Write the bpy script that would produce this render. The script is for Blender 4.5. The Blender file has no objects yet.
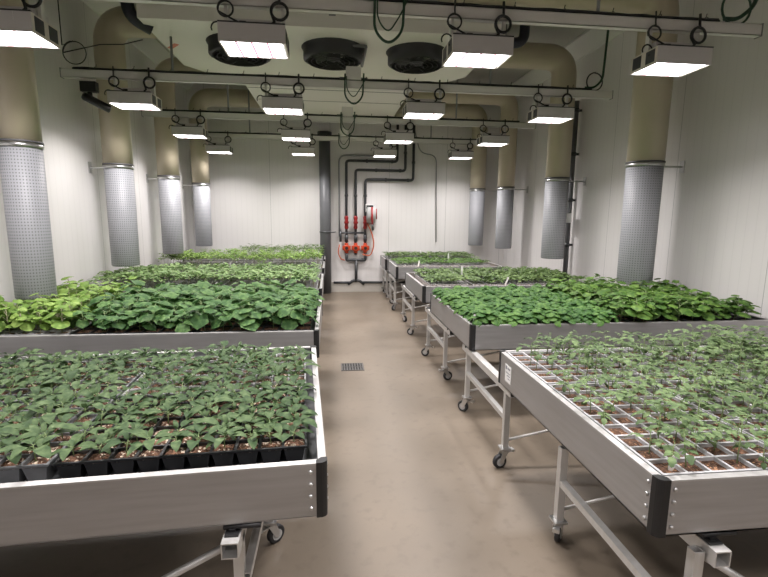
import bpy, bmesh, math, random
from mathutils import Vector, Matrix
PI = math.pi
rnd = random.Random(7)
sc = bpy.context.scene
COL = sc.collection

# ------------------------------------------------------------------ helpers
class MB:
    """collects shapes and links them as one mesh object"""
    def __init__(self):
        self.v = []; self.f = []; self.m = []; self.s = []
    def face(self, idx, mi=0, smooth=False):
        self.f.append(tuple(idx)); self.m.append(mi); self.s.append(smooth)
    def add(self, verts):
        n = len(self.v); self.v.extend([tuple(p) for p in verts]); return n
    def box(self, x0, x1, y0, y1, z0, z1, mi=0, M=None):
        p = [Vector((x, y, z)) for z in (z0, z1) for y in (y0, y1) for x in (x0, x1)]
        if M is not None: p = [M @ q for q in p]
        n = self.add(p)
        for q in ((0, 2, 3, 1), (4, 5, 7, 6), (0, 1, 5, 4), (2, 6, 7, 3), (0, 4, 6, 2), (1, 3, 7, 5)):
            self.face([n + k for k in q], mi)
        return self
    def prism(self, poly, z0, z1, mi=0, M=None):
        k = len(poly)
        p = [Vector((x, y, z0)) for x, y in poly] + [Vector((x, y, z1)) for x, y in poly]
        if M is not None: p = [M @ q for q in p]
        n = self.add(p)
        self.face([n + i for i in range(k)][::-1], mi); self.face([n + k + i for i in range(k)], mi)
        for i in range(k):
            j = (i + 1) % k
            self.face((n + i, n + j, n + k + j, n + k + i), mi)
        return self
    def ring_path(self, path, radii, seg=8, mi=0, cap=True, smooth=True, closed=False):
        path = [Vector(p) for p in path]
        if not hasattr(radii, '__len__'): radii = [radii] * len(path)
        N = len(path); rings = []
        up = Vector((0, 0, 1)); prev = None
        for i, p in enumerate(path):
            if closed: d = path[(i + 1) % N] - path[(i - 1) % N]
            else: d = path[min(i + 1, N - 1)] - path[max(i - 1, 0)]
            if d.length < 1e-9: d = Vector((0, 0, 1))
            d.normalize()
            if prev is None:
                a = d.cross(up)
                if a.length < 1e-3: a = d.cross(Vector((1, 0, 0)))
            else:
                a = prev - d * prev.dot(d)
                if a.length < 1e-5: a = d.cross(Vector((0.3, 0.7, 0.2)))
            a.normalize(); prev = a; b = d.cross(a)
            n = self.add([p + (a * math.cos(2 * PI * k / seg) + b * math.sin(2 * PI * k / seg)) * radii[i] for k in range(seg)])
            rings.append(n)
        pairs = list(zip(rings, rings[1:])) + ([(rings[-1], rings[0])] if closed else [])
        for r0, r1 in pairs:
            for k in range(seg):
                j = (k + 1) % seg
                self.face((r0 + k, r0 + j, r1 + j, r1 + k), mi, smooth)
        if cap and not closed:
            self.face([rings[0] + k for k in range(seg)][::-1], mi); self.face([rings[-1] + k for k in range(seg)], mi)
        return self
    def tube(self, path, r, seg=8, mi=0, **k): return self.ring_path(path, r, seg, mi, **k)
    def cyl(self, a, b, r, seg=16, mi=0): return self.ring_path([a, b], r, seg, mi)
    def square_tube(self, a, b, w, mi=0, wall=.004, open_ends=True):
        """hollow square bar"""
        a = Vector(a); b = Vector(b); d = (b - a).normalized()
        s = d.cross(Vector((0, 0, 1)))
        if s.length < 1e-3: s = Vector((1, 0, 0))
        s.normalize(); t = s.cross(d)
        h = w / 2; hi = h - wall
        def ring(p, q): return self.add([p + s * x + t * y for x, y in ((-q, -q), (q, -q), (q, q), (-q, q))])
        o0, o1, i0, i1 = ring(a, h), ring(b, h), ring(a, hi), ring(b, hi)
        for k in range(4):
            j = (k + 1) % 4
            self.face((o0 + k, o0 + j, o1 + j, o1 + k), mi); self.face((i0 + j, i0 + k, i1 + k, i1 + j), mi)
            self.face((o0 + j, o0 + k, i0 + k, i0 + j), mi); self.face((o1 + k, o1 + j, i1 + j, i1 + k), mi)
        return self
    def build(self, name, mats, parent=None, loc=(0, 0, 0), rotz=0):
        me = bpy.data.meshes.new(name)
        me.from_pydata(self.v, [], self.f)
        if not isinstance(mats, (list, tuple)): mats = [mats]
        for m in mats: me.materials.append(m)
        me.polygons.foreach_set('material_index', self.m)
        me.polygons.foreach_set('use_smooth', self.s)
        me.update()
        o = bpy.data.objects.new(name, me); COL.objects.link(o)
        o.location = loc; o.rotation_euler = (0, 0, rotz)
        if parent is not None: o.parent = parent
        return o

def arc(c, r, a0, a1, n, u=(1, 0, 0), v=(0, 0, 1)):
    c = Vector(c); u = Vector(u); v = Vector(v)
    return [c + u * (r * math.cos(a0 + (a1 - a0) * i / n)) + v * (r * math.sin(a0 + (a1 - a0) * i / n)) for i in range(n + 1)]
def bend(pts, r, n=6):
    """polyline with rounded corners"""
    pts = [Vector(p) for p in pts]; out = [pts[0]]
    for i in range(1, len(pts) - 1):
        a = (pts[i - 1] - pts[i]); b = (pts[i + 1] - pts[i])
        rr = min(r, a.length * .49, b.length * .49)
        p0 = pts[i] + a.normalized() * rr; p1 = pts[i] + b.normalized() * rr
        for k in range(n + 1):
            t = k / n
            out.append(p0 * (1 - t) ** 2 + pts[i] * 2 * t * (1 - t) + p1 * t * t)
    out.append(pts[-1]); return out
def tag(o, label, cat, group=None, kind=None):
    o['label'] = label; o['category'] = cat
    if group: o['group'] = group
    if kind: o['kind'] = kind
    return o
def empty(name, loc, rz=0):
    o = bpy.data.objects.new(name, None); COL.objects.link(o); o.empty_display_size = .05
    o.location = loc; o.rotation_euler = (0, 0, rz); return o
def copy_tree(o, parent=None):
    c = o.copy(); COL.objects.link(c)
    if parent is not None: c.parent = parent
    for ch in KIDS.get(o.name, ()): copy_tree(ch, c)
    return c
KIDS = {}
def register(o):
    KIDS[o.name] = [c for c in bpy.data.objects if c.parent == o]
    for c in KIDS[o.name]: register(c)
def structure(o, label=None):
    o['kind'] = 'structure'
    if label: o['label'] = label
    return o

# ------------------------------------------------------------------ materials
def mat(name, col, rough=.5, metal=0., spec=None):
    m = bpy.data.materials.new(name); m.use_nodes = True
    b = m.node_tree.nodes['Principled BSDF']
    b.inputs['Base Color'].default_value = (*col, 1); b.inputs['Roughness'].default_value = rough; b.inputs['Metallic'].default_value = metal
    if spec is not None: b.inputs['Specular IOR Level'].default_value = spec
    return m
def N(m, t, **kw):
    n = m.node_tree.nodes.new(t)
    for k, v in kw.items(): setattr(n, k, v)
    return n
def L(m, a, b): m.node_tree.links.new(a, b)
def math_node(m, op, a, b=None):
    n = N(m, 'ShaderNodeMath', operation=op)
    for i, x in enumerate((a, b)):
        if x is None: continue
        if isinstance(x, (int, float)): n.inputs[i].default_value = x
        else: L(m, x, n.inputs[i])
    return n.outputs[0]
def ramp(m, fac, stops):
    n = N(m, 'ShaderNodeValToRGB'); e = n.color_ramp.elements
    while len(e) < len(stops): e.new(.5)
    for i, (p, c) in enumerate(stops): e[i].position = p; e[i].color = (*c, 1)
    L(m, fac, n.inputs[0]); return n.outputs[0]
def noise(m, scale, detail=3., coord='Object', vec=None):
    n = N(m, 'ShaderNodeTexNoise'); n.inputs['Scale'].default_value = scale; n.inputs['Detail'].default_value = detail
    if vec is None:
        tc = N(m, 'ShaderNodeTexCoord'); vec = tc.outputs[coord]
    L(m, vec, n.inputs['Vector']); return n.outputs['Fac']
def mixcol(m, fac, a, b):
    n = N(m, 'ShaderNodeMix', data_type='RGBA')
    for sock, x in ((n.inputs[0], fac), (n.inputs[6], a), (n.inputs[7], b)):
        if isinstance(x, (int, float)): sock.default_value = x
        elif isinstance(x, tuple): sock.default_value = (*x, 1)
        else: L(m, x, sock)
    return n.outputs[2]
def bsdf(m): return m.node_tree.nodes['Principled BSDF']
def bump(m, h, strength, dist=.01):
    n = N(m, 'ShaderNodeBump'); n.inputs['Strength'].default_value = strength; n.inputs['Distance'].default_value = dist
    L(m, h, n.inputs['Height']); L(m, n.outputs[0], bsdf(m).inputs['Normal'])
def noisy(name, c0, c1, scale, rough=.5, metal=0., bumpy=0., detail=4.):
    m = mat(name, c0, rough, metal); f = noise(m, scale, detail)
    L(m, ramp(m, f, [(.35, c0), (.65, c1)]), bsdf(m).inputs['Base Color'])
    if bumpy: bump(m, f, bumpy)
    return m

def wall_mat(name, axis):
    m = mat(name, (.70, .68, .67), .34)
    g = N(m, 'ShaderNodeNewGeometry'); s = N(m, 'ShaderNodeSeparateXYZ'); L(m, g.outputs['Position'], s.inputs[0])
    p = s.outputs[axis]
    fr = math_node(m, 'FRACT', math_node(m, 'MULTIPLY', p, 1 / 1.15))
    joint = math_node(m, 'LESS_THAN', fr, .006)
    rib = math_node(m, 'FRACT', math_node(m, 'MULTIPLY', p, 10.0))
    ribl = math_node(m, 'LESS_THAN', rib, .09)
    wave = math_node(m, 'SINE', math_node(m, 'MULTIPLY', p, 2 * PI * 10))
    h = math_node(m, 'SUBTRACT', math_node(m, 'MULTIPLY', wave, .25), math_node(m, 'ADD', math_node(m, 'MULTIPLY', ribl, .5), joint))
    bump(m, h, .16, .004)
    c = mixcol(m, ribl, (.70, .68, .67), (.67, .652, .642))
    c = mixcol(m, joint, c, (.40, .40, .39))
    L(m, c, bsdf(m).inputs['Base Color'])
    return m
W_SIDE = wall_mat('panel_side', 1); W_BACK = wall_mat('panel_back', 0)
CEIL = mat('ceiling_panel', (.42, .41, .385), .5)
TRIM = mat('white_trim', (.66, .655, .635), .45)
m = FLOOR = mat('epoxy_floor', (.5, .42, .34), .38)
f1 = noise(m, 1.3, 5); f2 = noise(m, 14, 6); f3 = noise(m, 90, 2)
c = ramp(m, f1, [(.3, (.140, .112, .083)), (.7, (.195, .158, .120))])
c = mixcol(m, math_node(m, 'MULTIPLY', ramp(m, f2, [(.54, (0, 0, 0)), (.72, (1, 1, 1))]), .5), c, (.12, .092, .07))
c = mixcol(m, math_node(m, 'MULTIPLY', ramp(m, f3, [(.66, (0, 0, 0)), (.72, (1, 1, 1))]), .3), c, (.10, .075, .055))
L(m, c, bsdf(m).inputs['Base Color'])
L(m, ramp(m, f1, [(.3, (.34,) * 3), (.7, (.5,) * 3)]), bsdf(m).inputs['Roughness']); bump(m, f2, .03)
CURB = noisy('concrete_curb', (.44, .41, .37), (.5, .475, .43), 3, .6)

def brushed(name, c0, c1, rough, stretch, metal=.75):
    m = mat(name, c0, rough, metal)
    tc = N(m, 'ShaderNodeTexCoord'); mp = N(m, 'ShaderNodeMapping'); mp.inputs['Scale'].default_value = stretch
    L(m, tc.outputs['Object'], mp.inputs[0]); f = noise(m, 6, 4, vec=mp.outputs[0])
    L(m, ramp(m, f, [(.3, c0), (.7, c1)]), bsdf(m).inputs['Base Color'])
    L(m, ramp(m, f, [(.3, (rough - .06,) * 3), (.7, (rough + .1,) * 3)]), bsdf(m).inputs['Roughness'])
    return m
ALU = brushed('aluminium_sheet', (.40, .395, .397), (.47, .465, .468), .38, (.6, .6, 9), .7)
ALU_TUBE = brushed('aluminium_tube', (.55, .54, .52), (.62, .61, .60), .36, (8, 8, .5), .5)
ALU_EDGE = mat('aluminium_edge', (.50, .49, .485), .38, .45)
STEEL = mat('zinc_steel', (.6, .6, .6), .3, .9)
BLACK = mat('black_plastic', (.012, .012, .013), .45)
TYRE = mat('black_rubber', (.018, .018, .02), .55)
HUB = mat('grey_hub', (.42, .42, .42), .4)
SLAT_DARK = mat('dark_grey_mat', (.10, .105, .11), .5)
SLAT_TAN = mat('tan_lit_surface', (.58, .46, .38), .5)  # pinkish lamp light on the bare slats is painted into this tan
BEIGE = noisy('beige_pipe', (.43, .375, .28), (.47, .41, .31), 2, .32)
SOCKG = m = mat('perforated_grey', (.25, .25, .265), .55)
tc = N(m, 'ShaderNodeTexCoord'); s = N(m, 'ShaderNodeSeparateXYZ'); L(m, tc.outputs['Object'], s.inputs[0])
a = math_node(m, 'MULTIPLY', math_node(m, 'ARCTAN2', s.outputs[1], s.outputs[0]), 44 / (2 * PI))
zz = math_node(m, 'MULTIPLY', s.outputs[2], 42)
da = math_node(m, 'SUBTRACT', math_node(m, 'FRACT', math_node(m, 'ADD', a, 100)), .5)
dz = math_node(m, 'SUBTRACT', math_node(m, 'FRACT', math_node(m, 'ADD', zz, 100)), .5)
d2 = math_node(m, 'ADD', math_node(m, 'MULTIPLY', da, da), math_node(m, 'MULTIPLY', dz, dz))
L(m, mixcol(m, math_node(m, 'LESS_THAN', d2, .05), (.30, .305, .325), (.12, .125, .135)), bsdf(m).inputs['Base Color'])
BAND = mat('clamp_band', (.5, .5, .5), .3, .9)
DARKBAND = mat('dark_seal', (.08, .08, .085), .5)
UNITM = mat('unit_white', (.74, .72, .67), .42)
UNITD = mat('unit_grey', (.40, .40, .39), .45)
RAILM = mat('rail_white', (.66, .65, .62), .42)
LAMPB = mat('lamp_body', (.62, .60, .60), .38, .35)
LAMPS = mat('lamp_side', (.66, .62, .55), .45)
CABLE = mat('black_cable', (.014, .015, .016), .45)
GREEN = mat('green_cable', (.012, .05, .025), .45)
NAVY = mat('dark_insulation', (.012, .013, .025), .4)
PVC = mat('dark_pvc', (.035, .038, .042), .4)
GREYPIPE = mat('grey_pvc', (.115, .118, .125), .45)
MIDGREY = mat('mid_grey_pvc', (.22, .225, .23), .45)
RED = mat('red_plastic', (.26, .012, .012), .35)
ORANGE = mat('orange_plastic', (.50, .055, .015), .35)
HOSE = mat('orange_hose', (.48, .09, .025), .4)
WHITE = mat('white_plastic', (.75, .75, .74), .4)
PAPER = mat('white_label', (.8, .79, .78), .6)
INK = mat('dark_ink', (.22, .23, .27), .6)
STICKER = mat('red_sticker', (.62, .2, .14), .5)
DRAIN = mat('drain_steel', (.10, .095, .09), .5, .4)
HOLE = mat('dark_gap', (.01, .01, .01), .8)
TRAY_GREY = noisy('grey_tray', (.40, .40, .415), (.48, .475, .49), 20, .42)
TRAY_MID = noisy('mid_grey_tray', (.20, .205, .215), (.26, .26, .27), 20, .42)
TRAY_BLACK = mat('black_tray', (.016, .016, .018), .38)

def emis(name, col, s):
    m = bpy.data.materials.new(name); m.use_nodes = True; nt = m.node_tree; nt.nodes.clear()
    e = nt.nodes.new('ShaderNodeEmission'); e.inputs[0].default_value = (*col, 1); e.inputs[1].default_value = s
    o = nt.nodes.new('ShaderNodeOutputMaterial'); nt.links.new(e.outputs[0], o.inputs[0]); return m
LED = emis('white_led', (1, .955, .97), 9)
REDLED = emis('red_led', (1, .36, .45), 1.7)

def soil_mat(name, cols, perl, scale, t):
    m = mat(name, cols[0], .9)
    f = noise(m, scale, 5); vo = N(m, 'ShaderNodeTexVoronoi'); vo.inputs['Scale'].default_value = scale * 2.2
    tc = N(m, 'ShaderNodeTexCoord'); L(m, tc.outputs['Object'], vo.inputs['Vector'])
    sp = N(m, 'ShaderNodeSeparateColor'); L(m, vo.outputs['Color'], sp.inputs[0])
    c = ramp(m, f, [(.3, cols[0]), (.5, cols[1]), (.72, cols[2])])
    c = mixcol(m, math_node(m, 'GREATER_THAN', sp.outputs[0], t), c, perl)
    L(m, c, bsdf(m).inputs['Base Color']); bump(m, vo.outputs['Distance'], .8, .01)
    return m
SOIL = soil_mat('peat_soil', ((.035, .017, .01), (.09, .042, .023), (.17, .085, .045)), (.33, .17, .09), 60, .86)
SOIL_P = soil_mat('perlite_soil', ((.05, .026, .016), (.15, .07, .04), (.28, .15, .09)), (.68, .55, .43), 55, .80)

def leaf_mat(name, c0, c1, rough=.58, trans=.25):
    m = mat(name, c0, rough, spec=.3)
    oi = N(m, 'ShaderNodeObjectInfo')
    f = noise(m, 34, 4)
    k = math_node(m, 'ADD', math_node(m, 'MULTIPLY', math_node(m, 'SUBTRACT', f, .5), 1.9), math_node(m, 'ADD', math_node(m, 'MULTIPLY', oi.outputs['Random'], .4), .3))
    c = ramp(m, k, [(.0, tuple(x * .75 for x in c0)), (.35, c0), (.8, c1), (1.0, tuple(x * 1.15 + .02 for x in c1))])
    b = bsdf(m); L(m, c, b.inputs['Base Color'])
    t = N(m, 'ShaderNodeBsdfTranslucent'); L(m, c, t.inputs[0])
    mx = N(m, 'ShaderNodeMixShader'); mx.inputs[0].default_value = trans
    L(m, b.outputs[0], mx.inputs[1]); L(m, t.outputs[0], mx.inputs[2])
    out = [n for n in m.node_tree.nodes if n.type == 'OUTPUT_MATERIAL'][0]
    L(m, mx.outputs[0], out.inputs[0]); bump(m, f, .12, .006)
    return m
LEAF_PEPPER = leaf_mat('pepper_leaf', (.048, .092, .034), (.11, .168, .068))
LEAF_TOMATO = leaf_mat('tomato_leaf', (.085, .14, .055), (.185, .265, .11))
LEAF_CUCUMBER = leaf_mat('cucumber_leaf', (.045, .115, .032), (.125, .225, .07))
LEAF_LIME = leaf_mat('lime_leaf', (.13, .235, .04), (.25, .37, .085))
LEAF_BASIL = leaf_mat('basil_leaf', (.038, .11, .022), (.105, .21, .045))
LEAF_MID = leaf_mat('mid_green_leaf', (.055, .13, .022), (.14, .245, .045))
LEAF_PALE = leaf_mat('pale_green_leaf', (.125, .21, .07), (.235, .34, .125))
LEAF_FAR = leaf_mat('dull_green_leaf', (.085, .145, .045), (.165, .24, .08))
STEM = mat('green_stem', (.20, .27, .11), .5)
STEM_PALE = mat('pale_stem', (.34, .33, .20), .5)

# ------------------------------------------------------------------ the room
X0, X1, YB, YF, ZC = -2.6, 3.55, 9.4, -3.6, 3.95
structure(MB().box(X0 - .1, X1 + .1, YF - .1, YB + .1, -.1, 0).build('floor', FLOOR), 'beige coated concrete floor')
structure(MB().box(X0 - .1, X1 + .1, YF - .1, YB + .1, ZC, ZC + .1).build('ceiling', CEIL), 'pale grey panel ceiling')
structure(MB().box(X0 - .1, X0, YF - .1, YB + .1, 0, ZC).build('wall_left', W_SIDE), 'white ribbed panel wall on the left')
structure(MB().box(X1, X1 + .1, YF - .1, YB + .1, 0, ZC).build('wall_right', W_SIDE), 'white ribbed panel wall on the right')
structure(MB().box(X0, X1, YB, YB + .1, 0, ZC).build('wall_back', W_BACK), 'white ribbed panel wall at the far end')
structure(MB().box(X0, X1, YF - .1, YF, 0, ZC).build('wall_front', W_BACK), 'white panel wall behind the viewer')
def curb(a, b, name):
    return structure(MB().box(*a, *b, 0, .2).build(name, CURB), 'low concrete curb')
curb((X0, X1), (YB - .06, YB), 'baseboard_back')
curb((X0, X0 + .06), (YF, YB - .06), 'baseboard_left'); curb((X1 - .06, X1), (YF, YB - .06), 'baseboard_right')
def cove(pts, name):
    return structure(MB().prism(pts[0], *pts[1], M=pts[2]).build(name, TRIM), 'white cove strip between wall and ceiling')
R90 = Matrix.Rotation(PI / 2, 4, 'X')          # (x, y, z) -> (x, -z, y)
cove(([(X0, ZC), (X0, ZC - .2), (X0 + .03, ZC - .2), (X0 + .2, ZC - .03), (X0 + .2, ZC)], (-YB, -YF), R90), 'trim_1')
cove(([(X1, ZC), (X1 - .2, ZC), (X1 - .2, ZC - .03), (X1 - .03, ZC - .2), (X1, ZC - .2)], (-YB, -YF), R90), 'trim_2')

# floor drain
dr = empty('floor_drain', (.21, 4.63, .0)); tag(dr, 'small dark square drain grate set in the beige floor of the aisle', 'drain')
b = MB(); b.box(-.1, .1, -.115, -.1, 0, .006); b.box(-.1, .1, .1, .115, 0, .006); b.box(-.115, -.1, -.115, .115, 0, .006); b.box(.1, .115, -.115, .115, 0, .006)
b.build('frame', DRAIN, dr)
b = MB()
for i in range(7): b.box(-.088 + i * .0275, -.075 + i * .0275, -.1, .1, .001, .005)
b.box(-.1, .1, -.006, .006, .001, .005); b.build('grate', DRAIN, dr)
MB().box(-.1, .1, -.1, .1, .0005, .001).build('dark_backing', HOLE, dr)  # flat black sheet stands in for the shade below the grate

# ------------------------------------------------------------------ benches
RIM, PANEL, BED = .74, .19, .662
ORD_R = ['nearest right bench', 'second right bench', 'third right bench', 'fourth right bench', 'farthest right bench']
ORD_L = ['nearest left bench', 'second left bench', 'third left bench', 'fourth left bench', 'farthest left bench']
class Bench:
    def __init__(self, side, px, py, w, d, label, rot=0., bed=SLAT_DARK, bolts=False, sticker=False):
        """px, py: the near corner on the aisle; w away from the aisle; d into the room"""
        self.s = 1 if side == 'R' else -1; self.w, self.d = w, d; self.px, self.py, self.rot = px, py, rot
        s = self.s
        r = empty('rolling_bench', (px, py, 0), rot); self.root = r
        tag(r, label, 'bench', 'aluminium rolling benches along the aisle')
        t = .012
        def bx(b, x0, x1, y0, y1, z0, z1): 
            if s > 0: b.box(x0, x1, y0, y1, z0, z1)
            else: b.box(-x1, -x0, y0, y1, z0, z1)
        for nm, (x0, x1, y0, y1), fl in (('end_panel', (.03, w - .03, 0, t), (.03, w - .03, 0, .027)), ('end_panel', (.03, w - .03, d - t, d), (.03, w - .03, d - .027, d)),
                                         ('side_panel', (0, t, .03, d - .03), (0, .027, .03, d - .03)), ('side_panel', (w - t, w, .03, d - .03), (w - .027, w, .03, d - .03))):
            b = MB(); bx(b, x0, x1, y0, y1, RIM - PANEL, RIM - .006); p = b.build(nm, ALU, r)
            b = MB(); bx(b, *fl, RIM - .006, RIM); bx(b, fl[0], fl[1], fl[2], fl[3], RIM - PANEL, RIM - PANEL + .005)
            b.build('flange', ALU_EDGE, p)
        # black corner bumpers
        for cx, cy, ax, ay in ((0, 0, 1, 1), (0, d, 1, -1), (w, 0, -1, 1), (w, d, -1, -1)):
            pts = [(.034, -.004), (.034, .016), (.016, .034), (-.004, .034)] + [(.02 - .024 * math.cos(k * PI / 12), .02 - .024 * math.sin(k * PI / 12)) for k in range(1, 6)]
            poly = [(s * (cx + ax * x), cy + ay * y) for x, y in pts]
            if s * ax * ay < 0: poly = poly[::-1]
            bp = MB().prism(poly, RIM - PANEL - .003, RIM + .003).build('corner_bumper', BLACK, r)
            if bolts and cx == 0 and cy == 0:
                for k in range(4):
                    z = RIM - .03 - k * .043
                    MB().ring_path([(s * .052, .0, z), (s * .052, -.004, z), (s * .052, -.007, z)], [.007, .007, .003], 8).build('bolt', STEEL, bp)
                    MB().ring_path([(0, .052, z), (-s * .004, .052, z), (-s * .007, .052, z)], [.007, .007, .003], 8).build('bolt', STEEL, bp)
        # bed of slats with dark grooves
        b = MB(); x = .014
        while x < w - .02:
            x2 = min(x + .083, w - .014); bx(b, x, x2 - .006, t, d - t, BED - .012, BED); x = x2
        b.build('bed_slats', bed, r)
        b = MB(); bx(b, .014, w - .014, t, d - t, BED - .03, BED - .014); b.build('bed_tray', BLACK if bed is SLAT_DARK else bed, r)
        if sticker:
            b = MB(); y0 = d - .2
            b.box(-.0015, 0, y0, y0 + .085, RIM - .145, RIM - .045); st = b.build('sticker', PAPER, r); yq = y0
            b = MB(); b.box(-.0022, -.0016, y0 + .058, y0 + .078, RIM - .072, RIM - .052)
            for k in range(3): b.box(-.0022, -.0016, y0 + .01, y0 + (.07 - .015 * k), RIM - .092 - .016 * k, RIM - .087 - .016 * k)
            b.box(-.0022, -.0016, y0 + .01, y0 + .05, RIM - .068, RIM - .058)
            b.build('sticker_print', INK, st)
    def at(self, x, y, z=0):
        """bench-local (x away from the aisle, y into the room) to the world"""
        lx = self.s * x; c, sn = math.cos(self.rot), math.sin(self.rot)
        return Vector((self.px + lx * c - y * sn, self.py + lx * sn + y * c, z))

R1 = Bench('R', 1.01, 1.24, 2.50, 1.42, 'aluminium bench nearest on the right, grey trays of sparse serrated seedlings, black corner bumper', bolts=True, sticker=True)
R2 = Bench('R', 1.03, 3.30, 2.50, 1.45, 'second aluminium bench on the right, packed with dense round-leaved green plants')
R3 = Bench('R', 1.04, 5.20, 2.10, 1.30, 'third aluminium bench on the right, low small seedlings and bare pinkish-lit bed in front', bed=SLAT_TAN)
R4 = Bench('R', 1.01, 7.20, 1.74, 1.05, 'fourth aluminium bench on the right, narrow, with leafy seedlings above a partly bare bed', bed=SLAT_TAN)
R5 = Bench('R', .98, 8.42, 1.76, .86, 'farthest aluminium bench on the right, close to the end wall', bed=SLAT_TAN)
L1 = Bench('L', -.02, 1.45, 2.46, 1.40, 'aluminium bench nearest on the left, covered in pointed-leaf seedlings in black and grey trays', rot=math.radians(3.2), bolts=True)
L2 = Bench('L', -.09, 3.22, 2.46, 1.42, 'second aluminium bench on the left, with big dark green leaves and lime green plants')
L3 = Bench('L', -.10, 5.08, 2.44, 1.34, 'third aluminium bench on the left, with pale thin-stemmed seedlings', bed=SLAT_TAN)
L4 = Bench('L', -.10, 7.02, 2.44, 1.10, 'fourth aluminium bench on the left, with tall bright green seedlings', bed=SLAT_TAN)
L5 = Bench('L', -.10, 8.42, 2.44, .86, 'farthest aluminium bench on the left, beside the thick grey pipe')

# wheeled trestles under the benches
def trestle(s, x, y0, y1, label, near_end=None, beam_top=.545, off=0., near_off=0.):
    """two legs on the aisle side and two on the wall side, joined by bars; s: +1 right row, -1 left row"""
    r = empty('wheeled_trestle', (x, y0, 0)); tag(r, label, 'trestle', 'wheeled trestle frames under the benches')
    D = y1 - y0; wx = s * 1.82; zb = beam_top - .03
    for lx0 in (0, wx):
        for ly in (0, D):
            lx = lx0 + (s * near_off if (ly == 0 and lx0 == 0) else 0)
            lg = MB().square_tube((lx, ly, .13), (lx, ly, zb - .02), .034).build('leg', ALU_TUBE, r)
            b = MB(); b.box(lx - .032, lx + .032, ly - .032, ly + .032, .122, .132)
            b.cyl((lx, ly, .108), (lx, ly, .124), .022, 12)
            ang = rnd.uniform(0, 6.28); M = Matrix.Translation((lx, ly, 0)) @ Matrix.Rotation(ang, 4, 'Z')
            for sy in (-1, 1):
                b.prism([(-.02, .112), (.02, .112), (.045, .05), (.035, .035), (.018, .04)], sy * .018 - .0025, sy * .018 + .0025, M=M @ R90)
            b.box(-.022, .022, -.021, .021, .106, .112, M=M)
            cs = b.build('caster', STEEL, lg)
            wc = M @ Vector((.032, 0, .044)); ax = M.to_3x3() @ Vector((0, 1, 0))
            b = MB(); b.ring_path([wc - ax * .013, wc - ax * .010, wc + ax * .010, wc + ax * .013], [.037, .044, .044, .037], 20); b.build('wheel', TYRE, cs)
            b = MB(); b.cyl(wc - ax * .0155, wc + ax * .0155, .026, 16); b.build('hub', HUB, cs)
            b = MB(); b.box(-.055, -.005, -.012, .012, .098, .104, M=M); b.box(-.062, -.05, -.016, .016, .098, .115, M=M); b.build('brake_pedal', STEEL, cs)
    e = -.22 if near_end is None else near_end
    for lx in (0, wx):
        bxx = lx + (s * off if lx == 0 else 0); zc = zb if not off else zb - .022
        MB().square_tube((bxx, e, zc), (bxx, D + .1, zc), .054 if off else .046).build('top_beam', ALU_TUBE, r)
        MB().square_tube((lx, 0, .325), (lx, D, .325), .030).build('lower_bar', ALU_TUBE, r)
        for ly in (e + .06, D):
            b = MB(); b.box(bxx - .022, bxx + .022, ly - .03, ly + .03, zc + .027, zc + .034); b.box(bxx - .010, bxx + .010, ly - .015, ly + .015, zc + .034, .536)
            b.cyl((bxx - .03, ly, .538), (bxx + .09, ly, .538), .009, 10); b.build('bracket', BLACK, r)
    for ly in (0, D):
        za, zb2 = (.45, .14) if (ly == 0 and off) else (.165, .50)
        MB().cyl((s * (off if ly == 0 else 0), ly + .02, za), (wx if not (ly == 0 and off) else s * .62, ly + .02, zb2), .0085 if ly or not off else .013, 8).build('brace', ALU_TUBE, r)
    return r
zbt = RIM - PANEL
trestle(1, 1.06, 1.92 - .68, 1.92, 'wheeled trestle under the near half of the nearest right bench', near_end=-.05, off=.15, near_off=.10)
trestle(1, 1.06, 2.62, 3.44, 'wheeled trestle bridging the gap between the nearest and second right benches', near_end=-.1)
trestle(1, 1.06, 4.17, 4.94, 'wheeled trestle under the far half of the second right bench')
trestle(1, 1.05, 5.86, 6.66, 'wheeled trestle under the far half of the third right bench')
trestle(1, 1.03, 7.47, 8.05, 'wheeled trestle under the fourth right bench')
trestle(1, 1.03, 8.6, 9.15, 'wheeled trestle under the farthest right bench by the end wall')
trestle(-1, -.295, 1.47, 2.05, 'wheeled trestle under the nearest left bench, one caster showing by the aisle', near_end=-.09, off=.03, near_off=.02)
trestle(-1, -.33, 3.5, 4.3, 'wheeled trestle under the second left bench')
trestle(-1, -.33, 5.3, 6.1, 'wheeled trestle under the third left bench')
trestle(-1, -.33, 7.2, 7.9, 'wheeled trestle under the fourth left bench')
trestle(-1, -.33, 8.55, 9.1, 'wheeled trestle under the farthest left bench')

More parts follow.
